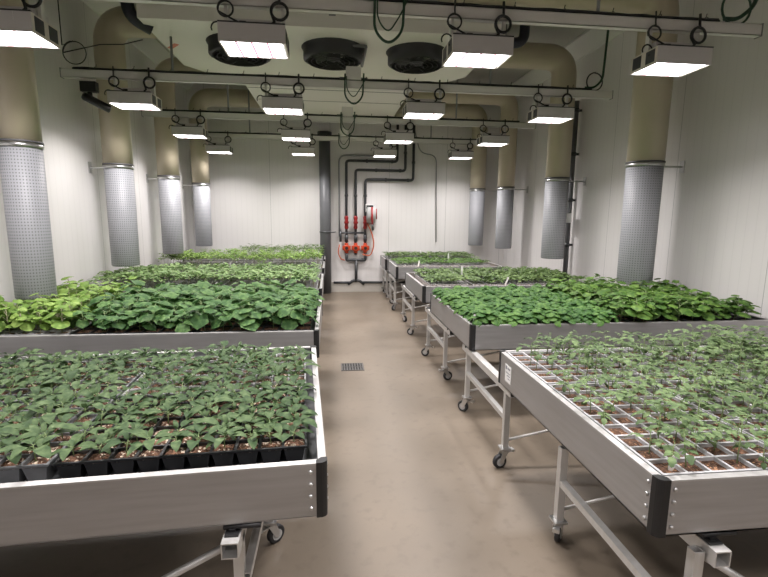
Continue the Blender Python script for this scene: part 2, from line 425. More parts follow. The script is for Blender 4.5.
# ------------------------------------------------------------------ trays
TRAYS = {}
def tray_proto(nx, ny, w, d, m, soil, depth=.074, mound=.0):
    key = (nx, ny, round(w, 3), round(d, 3), m.name, soil.name)
    if key in TRAYS: return TRAYS[key], False
    px, py = w / nx, d / ny; b = MB(); sb = MB(); lip = .006; t = .0045; fx, fy = .30, .30
    # top lattice
    for i in range(nx + 1):
        x = -w / 2 + i * px; b.box(x - t, x + t, -d / 2 - t, d / 2 + t, -.007, 0)
    for j in range(ny + 1):
        y = -d / 2 + j * py
        for i in range(nx): b.box(-w / 2 + i * px + t, -w / 2 + (i + 1) * px - t, y - t, y + t, -.007, 0)
    for i in range(nx):
        for j in range(ny):
            cx, cy = -w / 2 + (i + .5) * px, -d / 2 + (j + .5) * py
            hx, hy = px / 2 - t * .6, py / 2 - t * .6; gx, gy = hx * .66, hy * .66
            n = b.add([(cx + sx * hx, cy + sy * hy, -.003) for sx, sy in ((-1, -1), (1, -1), (1, 1), (-1, 1))] + [(cx + sx * gx, cy + sy * gy, -depth) for sx, sy in ((-1, -1), (1, -1), (1, 1), (-1, 1))])
            for k in range(4):
                q = (k + 1) % 4; b.face((n + k, n + 4 + k, n + 4 + q, n + q))
            b.face((n + 4, n + 7, n + 6, n + 5))
            zc = -.011 + mound
            q = 4; g = {}
            for u in range(q + 1):
                for v in range(q + 1):
                    e = min(u, v, q - u, q - v)
                    g[u, v] = sb.add([(cx + (u / q * 2 - 1) * hx * .97, cy + (v / q * 2 - 1) * hy * .97, (-.013 if e == 0 else zc + rnd.uniform(-.004, .005)))])
            for u in range(q):
                for v in range(q): sb.face((g[u, v], g[u + 1, v], g[u + 1, v + 1], g[u, v + 1]), 0, True)
    o = b.build('cell_tray', m); sb.build('soil', soil, o)
    register(o); TRAYS[key] = o
    return o, True
TRAY_Z = BED + .076
def put_tray(bench, x0, x1, y0, y1, nx, ny, m, soil, label, group, mound=0.):
    """a tray on the bench; returns the cells' places"""
    w, d = (x1 - x0) - .012, (y1 - y0) - .012
    o, new = tray_proto(nx, ny, w, d, m, soil, mound=mound)
    if not new: o = copy_tree(o)
    c = bench.at((x0 + x1) / 2, (y0 + y1) / 2, TRAY_Z)
    o.location = c; o.rotation_euler = (0, 0, bench.rot); tag(o, label, 'tray', group)
    cells = []
    for i in range(nx):
        for j in range(ny):
            p = bench.at(x0 + .006 + w * (i + .5) / nx, y0 + .006 + d * (j + .5) / ny, TRAY_Z - .011 + mound)
            cells.append((p, i, j))
    return cells

# ------------------------------------------------------------------ plants
def leaf(b, base, yaw, pitch, Ln, W, droop, fold=.3, n=6, mi=0, prof=None, wav=0.):
    p = Vector(base); hd = Vector((math.cos(yaw), math.sin(yaw), 0)); sd = Vector((-math.sin(yaw), math.cos(yaw), 0))
    a = pitch; rows = []
    for i in range(n + 1):
        t = i / n
        if prof: w = prof(t)
        else: w = (math.sin(PI * min(1, t ** .8 * 1.0)) ** .8 if 0 < t < 1 else 0.)
        w *= W / 2 * (1 + wav * (1 if i % 2 else -1))
        up = hd * (-math.sin(a)) + Vector((0, 0, math.cos(a)))
        if w < 1e-4: rows.append((b.add([p]),))
        else:
            k = b.add([p + sd * w + up * (fold * w), p, p - sd * w + up * (fold * w)]); rows.append((k, k + 1, k + 2))
        p = p + (hd * math.cos(a) + Vector((0, 0, math.sin(a)))) * (Ln / n)
        a -= droop / n
    for r0, r1 in zip(rows, rows[1:]):
        if len(r0) == 3 and len(r1) == 3:
            b.face((r0[0], r0[1], r1[1], r1[0]), mi, True); b.face((r0[1], r0[2], r1[2], r1[1]), mi, True)
        elif len(r0) == 1 and len(r1) == 3:
            b.face((r0[0], r1[1], r1[0]), mi, True); b.face((r0[0], r1[2], r1[1]), mi, True)
        elif len(r0) == 3:
            b.face((r0[0], r0[1], r1[0]), mi, True); b.face((r0[1], r0[2], r1[0]), mi, True)
    return p
def round_leaf(b, c, yaw, pitch, R, dome=.3, lobes=5, lob=.1, mi=0, n=15, R0=None, cup=0.):
    """broad leaf: attached at its notch, domed, lobed outline"""
    R0 = R0 or R
    hd = Vector((math.cos(yaw), math.sin(yaw), 0)); sd = Vector((-math.sin(yaw), math.cos(yaw), 0))
    f = hd * math.cos(pitch) + Vector((0, 0, math.sin(pitch))); up = sd.cross(f) * -1
    if up.z < 0: up = -up
    c = Vector(c) + f * R * .35
    ctr = b.add([c + up * (dome * R * .5)]); rings = []
    for q, hgt in ((.55, .30), (1., -.15)):
        vs = []
        for k in range(n):
            th = 2 * PI * k / n
            r = R * q * (1 + lob * math.cos(lobes * th) * q) * (1 - .38 * q * max(0, math.cos(th - PI)) ** 6)
            z = dome * R * (hgt + .18 * q * math.sin(3 * th + yaw * 5) * .6)
            vs.append(c + f * (math.cos(th) * r) + sd * (math.sin(th) * r * .95) + up * z)
        rings.append(b.add(vs))
    for k in range(n):
        j = (k + 1) % n
        b.face((ctr, rings[0] + k, rings[0] + j), mi, True)
        b.face((rings[0] + k, rings[1] + k, rings[1] + j, rings[0] + j), mi, True)
def petiole(b, a, c, r=.0016, mi=0, seg=4):
    a, c = Vector(a), Vector(c); m = (a + c) / 2 + Vector((0, 0, .12 * (c - a).length))
    b.ring_path([a, m, c], [r * 1.2, r, r * .8], seg, mi, cap=False)
def R_(a, b): return rnd.uniform(a, b)

def g_pepper(st, fo):
    h = R_(.035, .06); lean = (R_(-.01, .01), R_(-.01, .01))
    top = Vector((lean[0], lean[1], h)); st.ring_path([(0, 0, -.006), (lean[0] * .4, lean[1] * .4, h * .5), top], [.0022, .002, .0016], 5, 0)
    y0 = R_(0, 6.28); n = rnd.choice((6, 6, 7))
    for k in range(n):
        big = k < n - 2
        z = h * (.62 + .38 * k / (n - 1)); yw = y0 + k * 2.4 + R_(-.3, .3)
        hd = Vector((math.cos(yw), math.sin(yw), .55)); a = Vector((lean[0], lean[1], z)); c = a + hd * (R_(.012, .022) if big else .006)
        petiole(st, a, c, .0011)
        Ln = R_(.058, .085) if big else R_(.025, .04)
        leaf(fo, c, yw, R_(.1, .6) if big else R_(.7, 1.2), Ln, Ln * R_(.42, .52), R_(.6, 1.2), .28)
def g_tomato(st, fo):
    h = R_(.075, .125); lx, ly = R_(-.012, .012), R_(-.012, .012)
    st.ring_path([(0, 0, -.006), (lx * .5, ly * .5, h * .55), (lx, ly, h)], [.0022, .0019, .0013], 5, 0)
    y0 = R_(0, 6.28); n = rnd.choice((4, 5, 5))
    for k in range(n):
        z = h * (.45 + .55 * k / (n - 1)); yw = y0 + k * 2.4 + R_(-.3, .3); Ln = R_(.055, .085) * (1 if k < n - 1 else .5)
        el = R_(.3, .7) + .15 * k; t0 = Vector((lx * z / h, ly * z / h, z)); pts = [t0]; a = el; p = t0
        for i in range(4):
            p = p + Vector((math.cos(yw) * math.cos(a), math.sin(yw) * math.cos(a), math.sin(a))) * (Ln / 4); a -= .3; pts.append(p)
        st.ring_path(pts, [.0011, .001, .0009, .0008, .0006], 4, 0, cap=False)
        def ser(t): return (max(0, math.sin(PI * t ** .75)) ** .7) if 0 < t < 1 else 0
        for i, (pt, sgn) in enumerate(((pts[2], 1), (pts[2], -1), (pts[3], 1), (pts[3], -1))):
            Lf = Ln * R_(.38, .5); leaf(fo, pt, yw + sgn * R_(.9, 1.25), R_(-.1, .3), Lf, Lf * .62, R_(.3, .9), .2, 6, prof=ser, wav=.16)
        Lf = Ln * R_(.5, .62); leaf(fo, pts[4], yw, a + .2, Lf, Lf * .66, .6, .2, 6, prof=ser, wav=.18)
def g_cucumber(st, fo, H=(.11, .17), RR=(.046, .068), n=(8, 9), lob=.12, spread=(.035, .085)):
    h = R_(*H); st.ring_path([(0, 0, -.006), (0, 0, h * .5), (R_(-.01, .01), R_(-.01, .01), h)], [.003, .0028, .002], 5, 0)
    y0 = R_(0, 6.28); k_n = rnd.choice(n)
    for k in range(k_n):
        z = h * (.25 + .75 * k / (k_n - 1)); yw = y0 + k * 2.4 + R_(-.3, .3); sp = R_(*spread) * (1 - .5 * k / k_n)
        c = Vector((math.cos(yw) * sp, math.sin(yw) * sp, z + R_(.01, .045)))
        petiole(st, (0, 0, z), c, .0018)
        round_leaf(fo, c, yw, R_(-1.0, -.15) * (1 - .6 * k / k_n), R_(*RR) * (1 - .25 * k / k_n), R_(.15, .4), 5, lob)
def g_lime(st, fo): g_cucumber(st, fo, (.12, .18), (.034, .050), (8, 9), .05, (.025, .055))
def g_basil(st, fo):
    h = R_(.065, .095); st.ring_path([(0, 0, -.006), (0, 0, h)], [.0025, .002], 5, 0)
    y0 = R_(0, 6.28)
    for k in range(13):
        t = k / 12; yw = y0 + k * 2.4; sp = R_(.032, .055) * (1 - t * .8); z = h * (.3 + .7 * t)
        c = Vector((math.cos(yw) * sp, math.sin(yw) * sp, z)); petiole(st, (0, 0, z - .01), c, .0013)
        round_leaf(fo, c, yw, R_(-1.0, -.35) * (1 - t * .6), R_(.027, .036), R_(.35, .6), 2, .03, n=11)
def g_small(H, LL, n, fold=.2, wd=.62):
    def g(st, fo):
        h = R_(*H); lx, ly = R_(-.012, .012), R_(-.012, .012)
        st.ring_path([(0, 0, -.006), (lx, ly, h)], [.0016, .0012], 4, 0)
        y0 = R_(0, 6.28)
        for k in range(n):
            z = h * (1 - .3 * ((n - 1 - k) / n) ** 1.2); yw = y0 + k * 2.4; Lf = R_(*LL)
            a = Vector((lx * z / h, ly * z / h, z)); c = a + Vector((math.cos(yw), math.sin(yw), .5)) * R_(.008, .018)
            petiole(st, a, c, .001, seg=3)
            leaf(fo, c, yw, R_(.05, .6), Lf, Lf * wd, R_(.5, 1.1), fold, 4)
    return g

PROTO = {}
def protos(kind, name, gen, lm, sm, nvar, parts):
    """a few plants of one kind, parts as children (near) or one mesh (far)"""
    out = []
    for _ in range(nvar):
        st, fo = MB(), MB(); gen(st, fo)
        if parts:
            r = bpy.data.objects.new(name, None); r.empty_display_size = .02
            COL.objects.link(r); st.build('stem', sm, r); fo.build('foliage', lm, r)
        else:
            n = len(st.v); st.v += fo.v
            for f, s in zip(fo.f, fo.s): st.face([n + i for i in f], 1, s)
            r = st.build(name, [sm, lm])
        register(r); out.append([r, False])
    PROTO[kind] = out
def plant(kind, p, label, cat, group, smin=.85, smax=1.15):
    e = rnd.choice(PROTO[kind])
    o = copy_tree(e[0]) if e[1] else e[0]
    e[1] = True
    o.location = p; s = R_(smin, smax)
    o.rotation_euler = (R_(-.1, .1), R_(-.1, .1), R_(0, 6.28)); o.scale = (s, s, s)
    tag(o, label, cat, group); return o
protos('pepper', 'pepper_seedling', g_pepper, LEAF_PEPPER, STEM, 10, True)
protos('tomato', 'tomato_seedling', g_tomato, LEAF_TOMATO, STEM, 9, True)
protos('cucumber', 'cucumber_plant', g_cucumber, LEAF_CUCUMBER, STEM, 9, True)
protos('lime', 'lime_green_plant', g_lime, LEAF_LIME, STEM_PALE, 7, True)
protos('basil', 'basil_plant', g_basil, LEAF_BASIL, STEM, 7, True)
protos('mid', 'leafy_green_plant', lambda a, b: g_cucumber(a, b, (.10, .16), (.034, .050), (9, 10), .04, (.03, .07)), LEAF_MID, STEM, 6, True)
protos('pale', 'pale_seedling', g_small((.10, .15), (.06, .08), 9), LEAF_PALE, STEM_PALE, 7, False)
protos('bright', 'bright_seedling', g_small((.14, .22), (.055, .075), 10), LEAF_LIME, STEM_PALE, 7, False)
protos('low', 'low_seedling', g_small((.03, .06), (.04, .055), 7), LEAF_FAR, STEM, 7, False)
protos('leafy', 'mid_green_seedling', g_small((.05, .10), (.045, .065), 7), LEAF_MID, STEM, 7, False)
protos('end', 'short_seedling', g_small((.05, .085), (.04, .055), 5), LEAF_FAR, STEM, 6, False)
protos('endtall', 'dull_green_seedling', g_small((.11, .17), (.04, .055), 5), LEAF_FAR, STEM, 6, False)

def fill(cells, kind, label, cat, group, skip=.0, smin=.85, smax=1.15, test=None, jit=.006, sparse=None):
    for p, i, j in cells:
        if test and not test(p): continue
        if any((p.x - a) ** 2 + (p.y - c) ** 2 < q for a, c, q in ((-.62, 1.72, .006), (-2.30, 3.92, .05), (3.14, 4.53, .055))): continue
        if rnd.random() < skip + (.22 if sparse and sparse(i, j) else 0): continue
        plant(kind, p + Vector((R_(-jit, jit), R_(-jit, jit), 0)), label, cat, group, smin, smax)
def seen(p):
    """roughly inside the photograph's view, with a margin for leaves"""
    d = p.y * .98 + p.x * .11
    return -.90 * d - .12 < p.x < 1.02 * d + .15

# nearest left bench: pointed-leaf seedlings, black front tray, grey ones elsewhere
for c, (x0, x1) in enumerate(((.06, .88), (.89, 1.71), (1.72, 2.42))):
    for r, (y0, y1) in enumerate(((.125, .685), (.71, 1.27))):
        black = (c == 0 and r == 0)
        m, s = (TRAY_BLACK if black else (TRAY_GREY if c == 0 else TRAY_MID)), SOIL_P
        where = '%s %s of the nearest left bench' % (('front', 'back')[r], ('by the aisle', 'in the middle', 'at the wall end')[c])
        if c == 2 and r == 0: continue
        cells = put_tray(L1, x0, x1, y0, y1, 10 if c < 2 else 8, 7, m, s, '%s cell tray, %s' % ('black' if black else 'grey', where), 'trays on the nearest left bench', mound=.007)
        fill(cells, 'pepper', 'pointed-leaf pepper seedling, %s' % where, 'seedling', 'pepper seedlings, tray %s' % where, .03, .8, 1.2, seen, .012)
# nearest right bench: serrated seedlings in square cells
for c in range(4):
    x0 = .035 + c * .525
    if c == 3: continue
    where = '%s of the nearest right bench' % ('front row, at aisle corner', 'front row, second from aisle', 'front row, third from aisle')[c]
    cells = put_tray(R1, x0, x0 + .52, .035, .845, 6, 9, TRAY_GREY, SOIL, 'grey square-cell tray, %s' % where, 'trays on the nearest right bench')
    fill(cells, 'tomato', 'serrated tomato seedling, %s' % where, 'seedling', 'tomato seedlings, %s' % where, .10 if c == 0 else .02, .7 + .12 * c, 1.12 + .1 * c, seen, .012, lambda i, j: c == 0 and i < 2)
for c in range(2):
    x0 = .035 + c * .845
    where = '%s of the nearest right bench' % ('back row, by the aisle', 'back row, away from aisle')[c]
    cells = put_tray(R1, x0, x0 + .835, .86, 1.385, 9, 6, TRAY_GREY, SOIL, 'grey square-cell tray, %s' % where, 'trays on the nearest right bench')
    fill(cells, 'tomato', 'serrated tomato seedling, %s' % where, 'seedling', 'tomato seedlings, %s' % where, .06, .85 + .1 * c, 1.2 + .1 * c, seen, .012, lambda i, j: c == 0 and (i < 3 or j < 2))
# second left bench
for c, (x0, x1) in enumerate(((.05, .85), (.86, 1.66), (1.67, 2.42))):
    for r, (y0, y1) in enumerate(((.06, .70), (.72, 1.37))):
        where = '%s %s of the second left bench' % (('front', 'back')[r], ('by the aisle', 'in the middle', 'at the wall end')[c])
        if c < 2:
            cells = put_tray(L2, x0, x1, y0, y1, 7, 4, TRAY_BLACK, SOIL, 'black cell tray under broad leaves, %s' % where, 'trays on the second left bench')
            fill(cells, 'cucumber', 'big-leaved dark green cucumber plant, %s' % where, 'plant', 'cucumber plants, %s' % where, .0, .8, 1.22, seen, .018)
        else:
            cells = put_tray(L2, x0, x1, y0, y1, 9, 6, TRAY_GREY, SOIL, 'grey cell tray under lime plants, %s' % where, 'trays on the second left bench')
            fill(cells, 'lime', 'lime green leafy plant, %s' % where, 'plant', 'lime green plants, %s' % where, .03, .8, 1.22, seen, .015)
# second right bench
for c in range(4):
    for r in range(2):
        x0 = .02 + c * .585; y0 = .03 + r * .70
        where = '%s row, %s, second right bench' % (('front', 'back')[r], ('by the aisle', 'second from aisle', 'third from aisle', 'at the wall end')[c])
        tall = c >= 2 if r == 0 else c >= 2
        cells = put_tray(R2, x0, x0 + .58, y0, y0 + .69, 6, 7, TRAY_BLACK if c else TRAY_GREY, SOIL, '%s cell tray under dense foliage, %s' % ('black' if c else 'grey', where), 'trays on the second right bench')
        if tall: fill(cells, 'mid', 'taller mid green leafy plant, %s' % where, 'plant', 'mid green plants, %s' % where, 0, .85, 1.25, seen, .014)
        else: fill(cells, 'basil', 'dense round-leaved basil plant, %s' % where, 'plant', 'basil plants, %s' % where, 0, 1.0, 1.3, seen, .014)
# the farther benches
def far_bench(B, bname, cols, rows, nx, ny, kind, desc, tm, smin=.85, smax=1.15, skip=.02, tray_skip=()):
    for c, (x0, x1) in enumerate(cols):
        for r, (y0, y1) in enumerate(rows):
            if (c, r) in tray_skip: continue
            where = '%s%s, %s' % ((('front row, ', 'back row, ')[r] if len(rows) > 1 else ''), ('by the aisle', 'second from aisle', 'third from aisle', 'fourth from aisle')[c], bname)
            cells = put_tray(B, x0, x1, y0, y1, nx, ny, tm, SOIL, '%s cell tray of seedlings, %s' % ('black' if tm is TRAY_BLACK else 'grey', where), 'trays on the ' + bname)
            fill(cells, kind, '%s, %s' % (desc, where), 'seedling', '%s, %s' % (desc, where), skip, smin, smax)
far_bench(L3, 'third left bench', ((.05, .84), (.85, 1.64), (1.65, 2.40)), ((.05, .64), (.66, 1.28)), 9, 6, 'pale', 'pale thin-stemmed seedling', TRAY_GREY)
far_bench(L4, 'fourth left bench', ((.05, .84), (.85, 1.64), (1.65, 2.40)), ((.10, .55), (.56, 1.03)), 9, 4, 'bright', 'tall bright green seedling', TRAY_GREY)
far_bench(L5, 'farthest left bench', ((.05, .80), (.81, 1.56)), ((.10, .78),), 11, 7, 'endtall', 'dull green seedling near end wall', TRAY_GREY, 1.1, 1.5)
far_bench(R3, 'third right bench', ((.11, .58), (.63, 1.1), (1.11, 1.58), (1.59, 2.06)), ((.16, .70), (.71, 1.25)), 6, 7, 'low', 'low dull green seedling', TRAY_GREY, 1.2, 1.5)
far_bench(R4, 'fourth right bench', ((.04, .55), (.56, 1.07), (1.08, 1.60)), ((.22, .60), (.61, 1.0)), 7, 5, 'leafy', 'leafy mid green seedling', TRAY_GREY, .75, 1.0)
far_bench(R5, 'farthest right bench', ((.05, .60), (.61, 1.16), (1.17, 1.70)), ((.10, .78),), 9, 8, 'end', 'small seedling near end wall', TRAY_GREY, 1.15, 1.45)

# white plant labels stuck into the trays
def plant_tag(B, x, y, h, label, w=.018, tilt=.1, z=None):
    z = TRAY_Z - .012 if z is None else z
    o = MB().prism([(-w / 2, .012), (0, -.01), (w / 2, .012), (w / 2, h), (w * .3, h + .004), (-w * .3, h + .004), (-w / 2, h)], -.0008, .0008, M=Matrix.Rotation(tilt, 4, 'Y') @ R90).build('plant_label', PAPER)
    o.location = B.at(x, y, z); tag(o, label, 'label', 'white plant labels in the trays')
plant_tag(R1, .09, .075, .05, 'small translucent white plant label at front aisle corner of the nearest right bench', .022, .25)
plant_tag(R2, .035, .05, .085, 'white plant label standing at the aisle corner of the second right bench', .02, .05)
plant_tag(R3, .66, .75, .16, 'white plant label above seedlings by the aisle, third right bench', .022, 0)
plant_tag(R3, 1.02, .14, .10, 'white plant label leaning at the front middle, third right bench', .02, .35)
plant_tag(R4, .38, .20, .09, 'white plant label near the aisle, fourth right bench', .022, .2)
plant_tag(R4, .98, .62, .17, 'white plant label rising above leafy seedlings, fourth right bench', .022, 0)
plant_tag(R5, .72, .4, .15, 'white plant label among seedlings on the farthest right bench', .025, 0)
plant_tag(L3, 1.12, .045, .085, 'white plant label at the front edge of the third left bench', .02, .1)
plant_tag(L4, 1.38, .08, .09, 'white plant label at the front edge of the fourth left bench', .02, .1)

# ------------------------------------------------------------------ air ducts
DZ = 3.52; DR = .147
def duct(x, y, ztop, xend, side, label, r=DR, zj=2.04, zbot=.95, dz=DZ):
    d = empty('air_duct', (x, y, 0)); tag(d, label, 'duct', 'beige air ducts with grey perforated lower sleeves')
    if xend is None: path = [(0, 0, zj), (0, 0, ztop)]
    else: path = bend([(0, 0, zj), (0, 0, dz), (xend - x, 0, dz)], .26, 10)
    MB().ring_path(path, r, 32).build('upper_pipe', BEIGE, d)
    MB().ring_path([(0, 0, zbot), (0, 0, zbot + .01), (0, 0, zj)], [r * .93, r * .97, r * .985], 32).build('perforated_sleeve', SOCKG, d)
    MB().ring_path([(0, 0, zj - .03), (0, 0, zj + .0)], r + .004, 32).build('clamp_band', BAND, d)
    MB().ring_path([(0, 0, zj + .004), (0, 0, zj + .02)], r + .006, 32).build('seal_ring', DARKBAND, d)
    wx = (X0 - x) if side < 0 else (X1 - x)
    b = MB(); s = -1 if side < 0 else 1
    b.box(min(s * r, wx), max(s * r, wx), -.012, .012, zj - .03, zj - .012)
    b.box(min(wx, wx - s * .01), max(wx, wx - s * .01), -.03, .03, zj - .08, zj + .04)
    b.build('wall_bracket', BAND, d)
    return d
duct(-2.30, 3.92, ZC, None, -1, 'thick beige duct with perforated grey sleeve, nearest on the left wall', r=.140, zbot=.88)
duct(-2.30, 5.58, 0, -1.50, -1, 'beige elbow duct with perforated grey sleeve, second along the left wall')
duct(-2.30, 7.21, 0, -1.04, -1, 'beige elbow duct with perforated grey sleeve, third along the left wall')
duct(-2.28, 8.85, 0, -1.04, -1, 'beige elbow duct with grey sleeve, in the far left corner')
duct(3.14, 4.53, 0, 1.0, 1, 'thick beige duct with perforated grey sleeve, nearest on the right wall', r=.172, zj=2.07, zbot=.86, dz=3.64)
duct(3.14, 6.39, 0, 1.0, 1, 'beige elbow duct with perforated grey sleeve, second along the right wall beside a dark conduit', r=.16, zj=2.05, dz=3.64)
duct(3.14, 8.34, 0, 1.0, 1, 'beige elbow duct with perforated grey sleeve, third along the right wall', r=.15, zj=2.03, dz=3.6)
duct(2.88, 9.18, 0, 1.04, 1, 'beige elbow duct with grey sleeve, in the far right corner', r=.15)

# ------------------------------------------------------------------ air cooler under the ceiling
ac = empty('air_cooler', (0, 5.2, 3.20)); tag(ac, 'large white ceiling air cooler with three round black fans underneath', 'air cooler')
o = Vector((0, 5.2, 3.25))
poly = [(-1.64, 4.57), (1.64, 4.57), (1.64, 5.9), (1.09, 6.65), (1.09, 8.75), (-1.09, 8.75), (-1.09, 6.65), (-1.64, 5.9)]
b = MB(); b.prism([(x, y - 5.2) for x, y in poly], 0, .125); b.build('drip_tray', UNITM, ac)
b = MB(); pl = [(x * .93, 5.2 + (y - 5.2) * .93 - 5.2 + .04) for x, y in poly]
b.prism(pl, .125, ZC - 3.20 - .002); b.build('casing', UNITD, ac)
b = MB(); b.box(-1.08, 1.08, 1.55, 1.562, -.003, .0); b.box(-1.04, 1.04, 2.2, 2.21, -.003, .0); b.build('panel_seam', DARKBAND, ac)
for i, fx in enumerate((-.88, .04, .90)):
    cy = 5.12 - 5.2; cz = 0
    b = MB(); n = 28; ro = .30
    b.ring_path([(fx, cy, -.125), (fx, cy, -.11), (fx, cy, -.03), (fx, cy, 0)], [ro - .03, ro, ro, ro + .02], n, cap=False)
    b.ring_path([(fx, cy, -.0), (fx, cy, -.03), (fx, cy, -.11), (fx, cy, -.125)], [ro - .02, ro - .02, ro - .02, ro - .035], n, cap=False)
    f = b.build('fan', BLACK, ac)
    b = MB()
    for rr in (.07, .12, .17, .22, .26):
        b.tube([(fx + rr * math.cos(a * 2 * PI / 24), cy + rr * math.sin(a * 2 * PI / 24), -.13) for a in range(24)], .0035, 4, closed=True)
    for a in range(6): b.tube([(fx, cy, -.13), (fx + .28 * math.cos(a * PI / 3), cy + .28 * math.sin(a * PI / 3), -.127)], .004, 4)
    b.build('guard', CABLE, f)
    b = MB()
    for a in range(5):
        M = Matrix.Translation((fx, cy, -.06)) @ Matrix.Rotation(a * 2 * PI / 5, 4, 'Z') @ Matrix.Rotation(.5, 4, 'X')
        b.prism([(.06, -.03), (.24, -.07), (.25, .05), (.06, .03)], -.003, .003, M=M)
    b.build('blade', PVC, f)
    MB().cyl((fx, cy, -.10), (fx, cy, -.02), .075, 20).build('motor', BLACK, f)
b = MB(); b.box(-1.585 - .02, -1.585 + .02, .1, .16, -.002, 0); M = Matrix.Translation((-1.56, .06, -.001)) @ Matrix.Rotation(-.9, 4, 'Z')
b = MB(); b.box(-.09, .09, -.025, .025, -.002, 0, M=M); b.build('sticker', STICKER, ac)
b = MB(); b.box(-.0, .06, -.64, -.63, .1, .6); b.build('hanger_strap', MIDGREY, ac)
b = MB(); b.tube(bend([(.14, -.30, -.03), (.36, -.30, -.03), (.36, .1, -.03), (.36, .35, -.03), (.36, .35, .01)], .03), .016, 8); b.build('drain_pipe', GREYPIPE, ac)

def insul(pts, r, label, rad=.1):
    o = MB().tube(bend(pts, rad, 6), r, 14).build('insulated_pipe', NAVY); tag(o, label, 'pipe', 'dark insulated pipes from the ceiling into the cooler')
insul([(-1.76, 4.7, ZC), (-1.76, 4.7, 3.26), (-1.60, 4.8, 3.19)], .055, 'dark insulated pipe bending from the ceiling into the left end of the cooler')
insul([(1.92, 4.8, ZC), (1.92, 4.8, 3.235), (1.60, 4.8, 3.235)], .05, 'outer dark insulated pipe bending into the right end of the cooler')
insul([(1.80, 5.1, ZC), (1.80, 5.1, 3.34), (1.60, 5.1, 3.34)], .045, 'inner dark insulated pipe bending into the right end of the cooler')

# ------------------------------------------------------------------ lamp rails and lamps
RZ0, RZ1 = 2.795, 2.868
rails = [(-2.05, -2.5, 2.97), (-.3, -2.5, 2.97), (1.45, -2.5, 2.97), (3.2, -2.5, 2.97), (5.0, -2.5, 3.0), (6.8, -2.45, 2.95), (8.5, -2.4, 2.9)]  # first three unseen, added at the same spacing to light the near benches
RN = ['unseen hindmost', 'unseen rearmost', 'unseen overhead', 'nearest', 'second', 'third', 'farthest']
FN = ['first', 'second', 'third', 'fourth']
def loop(cx, cy, cz, r, turns=1.15, rr=.006, tail=()):
    pts = []
    n = int(22 * turns)
    for i in range(n + 1):
        a = PI / 2 + i / n * turns * 2 * PI; pts.append(Vector((cx + r * math.cos(a), cy + .012 * i / n, cz + r * math.sin(a))))
    return pts + [Vector(t) for t in tail]
for k, (y, xa, xb) in enumerate(rails):
    r = empty('lamp_rail', (0, y, RZ0)); tag(r, ('long white cable rail under the ceiling, %s of four' if k > 2 else 'long white cable rail, %s, near the viewer and out of the picture') % RN[k], 'rail', 'white lamp rails across the room')
    h = RZ1 - RZ0
    b = MB(); b.box(xa, xb, -.025, .025, 0, .004); b.box(xa, xb, -.025, -.021, 0, h); b.box(xa, xb, .021, .025, 0, h); b.box(xa, xb, -.025, -.012, h - .003, h); b.box(xa, xb, .012, .025, h - .003, h)
    b.build('channel', RAILM, r)
    b = MB(); b.box(xb, xb + .006, -.03, .03, -.006, h + .006); b.box(xa - .006, xa, -.03, .03, -.006, h + .006); b.build('end_cap', MIDGREY, r)
    for hx in ((-1.35, 1.78) if k != 4 else (-1.5, 1.66)):
        zt = 3.20 if (k == 4 and hx < 0) else ZC
        MB().cyl((hx, 0, h * .2), (hx, 0, zt - RZ0), .012 if k else .009, 8).build('hanger_rod', MIDGREY, r)
    # cable bundle lying on the rail
    b = MB()
    for q, (oy, oz) in enumerate(((-.012, .004), (.004, .012), (.014, .002))):
        pts = []; x = xa + .1
        while x < xb - .22: pts.append((x, y + oy + R_(-.004, .004), RZ1 + .008 + oz + R_(-.003, .004))); x += .11
        b.tube(pts, .008 if q < 2 else .006, 6)
    cb = b.build('cable_bundle', CABLE); tag(cb, 'black cable bundle tied along the top of the %s lamp rail' % RN[k], 'cable', 'cable bundles on the lamp rails')
    x = xa + .3
    while x < xb - .3:
        b = MB(); b.tube([(x, y - .022, RZ1 + .002), (x, y - .024, RZ1 + .022), (x + .004, y, RZ1 + .034), (x, y + .02, RZ1 + .02)], .0025, 4); b.cyl((x + .004, y, RZ1 + .03), (x + .01, y, RZ1 + .055), .003, 4); x += .34
        b.build('cable_tie', CABLE, cb)
    # junction box with green cable loops
    jb = empty('junction_box', (.24, y, RZ1)); tag(jb, 'grey junction box with hanging green cable loop on the %s lamp rail' % RN[k], 'junction box', 'junction boxes on the lamp rails')
    MB().box(-.075, .075, -.04 - .012, .028, .004, .125).build('box', MIDGREY if k == 3 else RAILM, jb)
    b = MB(); b.box(-.14, -.075, -.02, .02, .012, .03); b.box(.075, .14, -.02, .02, .012, .03); b.build('gland', GREYPIPE, jb)
    b = MB(); zl = (-.25, -.25, -.25, -.24, -.22, -.24, -.20)[k]; q = .13 if k == 3 else 0
    b.tube(bend([(-.085 + q, -.06, .05), (-.09 + q, -.06, zl + .05), (q, -.06, zl - .03), (.09 + q, -.06, zl + .05), (.10 + q, -.06, .06)], .1, 6), .009, 6)
    b.tube(bend([(-.07 + q, -.055, .03), (-.07 + q, -.055, zl + .12), (q, -.055, zl + .04), (.08 + q, -.055, zl + .16), (.13 + q, -.05, .03)], .09, 6), .005, 6)
    b.build('green_cable', GREEN, jb)

